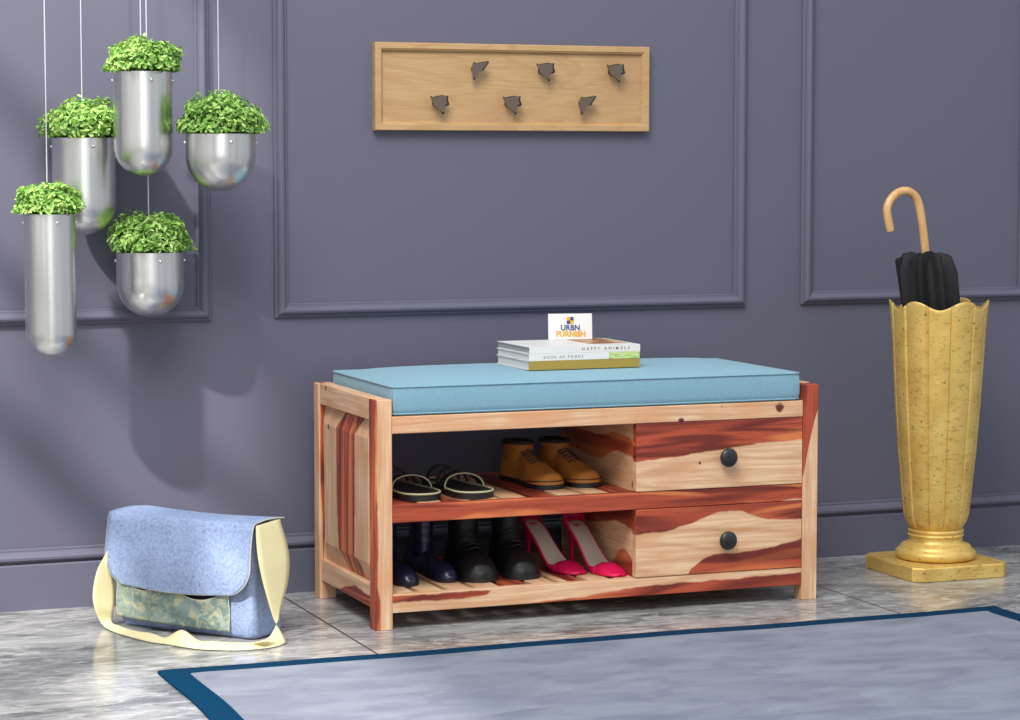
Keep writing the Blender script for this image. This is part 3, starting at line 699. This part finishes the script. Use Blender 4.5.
# ---------------------------------------------------------------- shoes
def sm(a, b, t_): t_ = max(0, min(1, (t_-a)/(b-a))); return t_*t_*(3-2*t_)
def shoe_outline(t_, w, pointed=0., round_=.5):
    """half width at t (0 heel .. 1 toe)"""
    heel = math.sqrt(max(0, 1-((.12-min(t_, .12))/.12)**2)); toe_s = .80 if not pointed else .70
    toe = 1 if t_ < toe_s else (max(0, 1-((t_-toe_s)/(1-toe_s))**2.4)**round_)
    body = .78+.22*sm(.35, .72, t_)-.06*math.exp(-((t_-.42)/.12)**2)
    return w*body*heel*toe
def sole_mesh(bm, L, w, z0, z1, zf=lambda t_: 0, n=28, grow=1.0, pointed=0., flare=0):
    left, right = [], []
    for i in range(n+1):
        t_ = i/n; t_ = .5-.5*math.cos(PI*t_); h_ = max(.0008, shoe_outline(t_, w, pointed)*grow)
        sh = .004*math.sin(PI*t_)
        left.append((-h_+sh, -L*t_, zf(t_))); right.append((h_+sh, -L*t_, zf(t_)))
    pts = left+right[::-1]
    loft(bm, [[Vector((p[0], p[1], p[2]+z)) for p in pts] for z in (z0, z1)])
    return pts
def upper(bm, L, w, z0, top, n=26, k=20, t0=0., t1=1., pointed=0., zf=lambda t_: 0, cap0=True):
    rings = []
    for i in range(n+1):
        t_ = t0+(t1-t0)*(.5-.5*math.cos(PI*i/n)); h_ = max(.0010, shoe_outline(t_, w, pointed)); tp = max(.002, top(t_)); sh = .004*math.sin(PI*t_)
        r = []
        for j in range(k):
            a = PI*j/(k-1); cx_ = math.cos(a); sn = math.sin(a)
            ex = .75
            r.append(Vector((sh-h_*(abs(cx_)**.8)*(1 if cx_ > 0 else -1)*(1-.15*sn), -L*t_, z0+zf(t_)+tp*sn**ex)))
        rings.append(r)
    loft(bm, rings, cap0, True)
def shaft(bm, cx_, cy_, secs, n=28):
    """secs: (z, rx, ry, dy)"""
    rg = []
    for z, rx, ry, dy in secs: rg.append(ring(cx_, cy_+dy, z, rx, ry, n))
    loft(bm, rg, True, True)

M_tan = plain('tan_nubuck', (176, 112, 48), .6, spec=.35, var=.1, bs=60); M_sole = plain('black_rubber', (24, 25, 28), .5); M_lace = plain('dark_laces', (60, 52, 50), .7); M_coll = plain('dark_padded_collar', (44, 38, 34), .8)
def ankle_boot(x_, y_, z_, label, rz=0.):
    o = thing('ankle_boot', label, 'boot', (BX+x_, BY+y_, z_), rz, 'tan boots on the upper shelf')
    bm = bm_new(); L = .262; wv = lambda t_: .006*sm(.72, 1, t_)
    sole_mesh(bm, L, .046, 0, .013, lambda t_: 0)
    sole_mesh(bm, L*.998, .0452, .012, .014, lambda t_: .010*sm(.55, .95, t_))
    box(bm, -.030, -.07, 0, .032, -.004, .020, .004); obj('sole', bm, M_sole, o, smooth=40)
    bm = bm_new()
    tp = lambda t_: .094-.054*max(0, min(1, (t_-.26)/.52))-.006*sm(.78, .93, t_)-.022*sm(.93, 1, t_)-.008*(1-sm(0, .06, t_))
    upper(bm, L-.002, .0445, .012, lambda t_: tp(t_)-.002, n=40)
    shaft(bm, .002, -.060, [(.06, .034, .052, 0), (.09, .034, .050, .002), (.108, .036, .048, .006), (.110, .034, .046, .006), (.10, .030, .042, .006)])
    obj('upper', bm, M_tan, o, smooth=70)
    bm = bm_new(); tube(bm, [v+Vector((.002, -.054, .109)) for v in ring(0, 0, 0, .034, .046, 32)], .0055, 8, closed=True)
    shaft(bm, .002, -.054, [(.101, .033, .045, 0), (.107, .033, .045, 0)]); obj('collar', bm, M_coll, o, smooth=180)
    bm = bm_new()
    for k in range(5):
        t_ = .40+.055*k; yy = -L*t_; zz = .012+tp(t_)*.985
        tube(bm, [Vector((-.017, yy, zz-.006)), Vector((.004, yy-.007, zz+.0025)), Vector((.022, yy-.001, zz-.006))], .0016, 6)
        tube(bm, [Vector((-.017, yy-.008, zz-.008)), Vector((.004, yy-.002, zz+.003)), Vector((.022, yy+.006, zz-.005))], .0016, 6)
    obj('laces', bm, M_lace, o, smooth=180)
    return o
ZS1, ZS2 = .2472, .0697
ankle_boot(.402, .318, ZS1, 'tan ankle boot with dark sole on the upper shelf, farther from the drawers', .10)
ankle_boot(.487, .320, ZS1, 'tan ankle boot with dark sole on the upper shelf, beside the drawer divider', .10)
for o in list(C.objects):
    if o.name.startswith('ankle_boot'): o.scale = (.84, .82, .76)

M_sand = plain('black_leather', (26, 24, 26), .45); M_welt = plain('pale_green_beige_welt', (176, 176, 140), .6); M_strapb = plain('brown_black_strap', (66, 46, 34), .5)
def sandal(x_, y_, z_, label, rz=0.):
    o = thing('sandal', label, 'sandal', (BX+x_, BY+y_, z_), rz, 'black sandals on the upper shelf')
    bm = bm_new(); pts = sole_mesh(bm, .250, .044, 0, .013); obj('sole', bm, M_sand, o, smooth=40)
    bm = bm_new(); q = [Vector((p[0]*.97, p[1], .0145)) for p in pts]; tube(bm, q, .0022, 6, closed=True); obj('welt', bm, M_welt, o, smooth=180, label='pale stitched edge')
    for y0, hgt, wd, mm in ((-.150, .030, .030, M_sand), (-.105, .034, .014, M_strapb), (-.055, .036, .012, M_sand)):
        hw_ = shoe_outline(-y0/.25, .044)
        bm = bm_new()
        grid(bm, [[Vector((.003-(hw_+.001)*math.cos(PI*i/16), y0+dy+.012*math.sin(PI*i/16), .010+hgt*math.sin(PI*i/16)**.7)) for i in range(17)] for dy in (-wd/2, 0, wd/2)])
        st = obj('strap', bm, mm, o, smooth=180, solid=.003)
        if mm is M_sand and wd > .02:
            bm = bm_new()
            tube(bm, [Vector((.003-(hw_+.002)*math.cos(PI*i/16), y0-wd/2+.012*math.sin(PI*i/16), .0115+hgt*math.sin(PI*i/16)**.7)) for i in range(17)], .0017, 6)
            obj('strap_edge', bm, M_welt, st, smooth=180)
    return o
sandal(.105, .285, ZS1, 'black strappy sandal on the upper shelf, nearest the left end', .06)
sandal(.215, .275, ZS1, 'black strappy sandal on the upper shelf, beside the tan boots', .06)

M_navy = plain('glossy_navy_leather', (28, 31, 62), .3, spec=.7); M_navys = plain('navy_black_sole', (20, 20, 32), .5)
def tall_boot(x_, y_, z_, label, rz, mat, matS, name, grp, L=.25, w=.040, ht=.132, shaft_r=.038, wr=True, heel=.02, th=1.):
    o = thing(name, label, 'boot', (BX+x_, BY+y_, z_), rz, grp)
    bm = bm_new(); sole_mesh(bm, L, w+.0015, 0, .008, lambda t_: 0); box(bm, -w*.72, -.06, 0, w*.76, -.006, heel, .003); obj('sole', bm, matS, o, smooth=40)
    tp = lambda t_: th*(.075*(1-sm(.22, .6, t_))+.044*sm(.22, .6, t_)-.014*sm(.78, .95, t_)-.020*sm(.95, 1, t_))
    bm = bm_new(); upper(bm, L-.002, w, .0075, tp, n=40)
    secs = []
    for i in range(17):
        f = i/16; z = .03+(ht-.03)*f; k = (1+.035*math.sin(f*40)*(1 if wr and f > .35 else 0)); s_ = shaft_r*(.92+.12*f)*k
        secs.append((z, s_*.92, s_*1.25, -.002+.004*f))
    secs += [(ht+.001, shaft_r*.90, shaft_r*1.2, 0), (ht-.02, shaft_r*.88, shaft_r*1.18, 0)]
    shaft(bm, .002, -.062, secs); obj('upper', bm, mat, o, smooth=70)
    return o
nv = dict(L=.235, w=.026, shaft_r=.026, th=.62)
tall_boot(.100, .312, ZS2, 'glossy navy boot on the bottom shelf, nearest the front left leg', .0, M_navy, M_navys, 'navy_boot', 'navy boots on the bottom shelf', **nv)
tall_boot(.182, .325, ZS2, 'glossy navy boot on the bottom shelf, next to the black boots', .04, M_navy, M_navys, 'navy_boot', 'navy boots on the bottom shelf', **nv)
M_blk = plain('black_shoe_leather', (17, 18, 20), .5)
for xx, lb in ((.275, 'black leather boot on the bottom shelf, between the navy boots and its mate'), (.374, 'black leather boot on the bottom shelf, next to the pink pumps')):
    b_ = tall_boot(xx, .300, ZS2, lb, -.13 if xx > .3 else -.10, M_blk, M_sole, 'black_boot', 'black boots on the bottom shelf', L=.235, w=.039, ht=.132, shaft_r=.034, wr=False)
    bm = bm_new()
    for k in range(5):
        yy, zz = -.100-.013*k, .086-.0068*k
        tube(bm, [Vector((-.018, yy, zz-.005)), Vector((.004, yy-.006, zz+.003)), Vector((.024, yy-.001, zz-.005))], .0018, 6)
    obj('laces', bm, M_sole, b_, smooth=180)

M_pink = plain('hot_pink_suede', (205, 8, 76), .5, spec=.4); M_ins = plain('beige_insole', (196, 184, 168), .6); M_heel = plain('dark_heel_tip', (40, 30, 34), .4)
def pump(x_, y_, z_, label, rz=0.):
    o = thing('high_heel_pump', label, 'shoe', (BX+x_, BY+y_, z_), rz, 'pink pumps on the bottom shelf')
    L = .215; hz = .088
    zf = lambda t_: hz*(1-sm(.05, .74, t_)*1.0)+.0
    def hwid(t_):
        heel = math.sqrt(max(0, 1-((.10-min(t_, .10))/.10)**2))
        toe = 1 if t_ < .72 else math.sqrt(max(0, 1-((t_-.72)/.28)**2.6))
        return max(.0009, (.022+.007*sm(.35, .72, t_))*heel*toe)
    N = 44; ts = [.5-.5*math.cos(PI*i/N) for i in range(N+1)]
    bm = bm_new()
    rg = []
    for t_ in ts:
        t_ = min(t_, .95); h_ = hwid(t_)*.97; rg.append([Vector((-h_, -L*t_, zf(t_)+.0035)), Vector((h_, -L*t_, zf(t_)+.0035)), Vector((h_, -L*t_, zf(t_))), Vector((-h_, -L*t_, zf(t_)))])
    rg = [q for k_, q in enumerate(rg) if k_ == 0 or (q[0]-rg[k_-1][0]).length > 1e-5]; loft(bm, rg); obj('insole', bm, M_ins, o, smooth=40, label='beige insole')
    bm = bm_new()
    rg = []
    for t_ in ts:
        t_ = min(t_, .97); h_ = hwid(t_)+.0005; rg.append([Vector((-h_, -L*t_, zf(t_)+.0012)), Vector((h_, -L*t_, zf(t_)+.0012)), Vector((h_, -L*t_, zf(t_)-.002)), Vector((-h_, -L*t_, zf(t_)-.002))])
    rg = [q for k_, q in enumerate(rg) if k_ == 0 or (q[0]-rg[k_-1][0]).length > 1e-5]; loft(bm, rg); obj('outsole', bm, M_heel, o, smooth=40)
    bm = bm_new()
    # side walls from the toe box round the heel
    def wall(t_): return .044*(1-sm(.0, .22, t_))+.005*sm(0, .22, t_)+.010*sm(.58, .74, t_)
    loop = [(-1, t_) for t_ in reversed(ts) if t_ < .76]+[(1, t_) for t_ in ts if t_ < .76]
    rows = []
    for f in (0, .35, .7, 1.):
        rows.append([Vector((s_*(hwid(t_)+.0015-.003*f*f), -L*t_-(0 if t_ > .05 else .004*f), zf(t_)+.001+wall(t_)*f)) for s_, t_ in loop])
    grid(bm, rows)
    # toe box
    rg = []
    for i in range(15):
        t_ = .70+.30*i/14; h_ = hwid(t_)+.0015; hh_ = .022*(1-sm(.74, 1.0, t_)*.72)*(1 if t_ > .73 else .9)
        rg.append([Vector((-h_*math.cos(PI*j/14), -L*t_+.010*(1-math.sin(PI*j/14))*0, zf(t_)+.001+hh_*math.sin(PI*j/14)**.8)) for j in range(15)])
    for a in rg[:1]:
        pass
    grid(bm, rg)
    obj('upper', bm, M_pink, o, smooth=60, solid=.0016)
    bm = bm_new()
    loft(bm, [ring(0, -.018, .0, .0045, .0045, 12), ring(0, -.018, .03, .0045, .005, 12), ring(0, -.020, .055, .007, .011, 12), ring(0, -.022, .0865, .014, .018, 12)]); obj('heel', bm, M_pink, o, smooth=60)
    return o
pump(.428, .290, ZS2, 'hot pink stiletto pump on the bottom shelf, beside the black boots', .22)
pump(.510, .240, ZS2, 'hot pink stiletto pump on the bottom shelf, beside the drawer divider', .14)

# ---------------------------------------------------------------- light
def light(name, typ, energy, loc, target=None, size=None, col=(1, 1, 1), direction=None, sy=None):
    l = bpy.data.lights.new(name, typ); l.energy = energy; l.color = col
    o = bpy.data.objects.new(name, l); C.objects.link(o); o.location = loc
    d = Vector(direction) if direction else Vector(target)-Vector(loc)
    o.rotation_euler = d.to_track_quat('-Z', 'Y').to_euler()
    if typ == 'AREA':
        l.shape = 'RECTANGLE'; l.size = size; l.size_y = sy or size
    elif typ == 'SUN': l.angle = size
    return o
light('sun', 'SUN', 3.4, (-3, -2, 4), direction=(1, TY, -1), size=math.radians(1.6), col=(1, .96, .9))
light('softbox', 'AREA', 100, (.5, -2.3, 3.3), target=(1.9, -.3, .4), size=1.6, col=(1, .98, .95))
light('window_light', 'AREA', 38, (-.6, -5.6, 1.9), target=(1.7, 0, 1.0), size=3.4, sy=2.6, col=(1, .98, .95))  # added fill lamp behind the camera for pot reflections and bench front, no window there
w = bpy.data.worlds.new('world'); bpy.context.scene.world = w; w.use_nodes = True
nt = w.node_tree; bg = nt.nodes['Background']
tc = nt.nodes.new('ShaderNodeTexCoord'); sx = nt.nodes.new('ShaderNodeSeparateXYZ'); nt.links.new(tc.outputs['Generated'], sx.inputs[0])
mr = nt.nodes.new('ShaderNodeMapRange'); nt.links.new(sx.outputs[2], mr.inputs[0]); mr.inputs[1].default_value = -.1; mr.inputs[2].default_value = .9; mr.inputs[3].default_value = .34; mr.inputs[4].default_value = .9
bg.inputs[0].default_value = (.86, .92, 1, 1); nt.links.new(mr.outputs[0], bg.inputs[1])
vs = bpy.context.scene.view_settings; vs.view_transform = 'Standard'; vs.look = 'None'; vs.gamma = 1; vs.exposure = .48; vs.use_curve_mapping = False
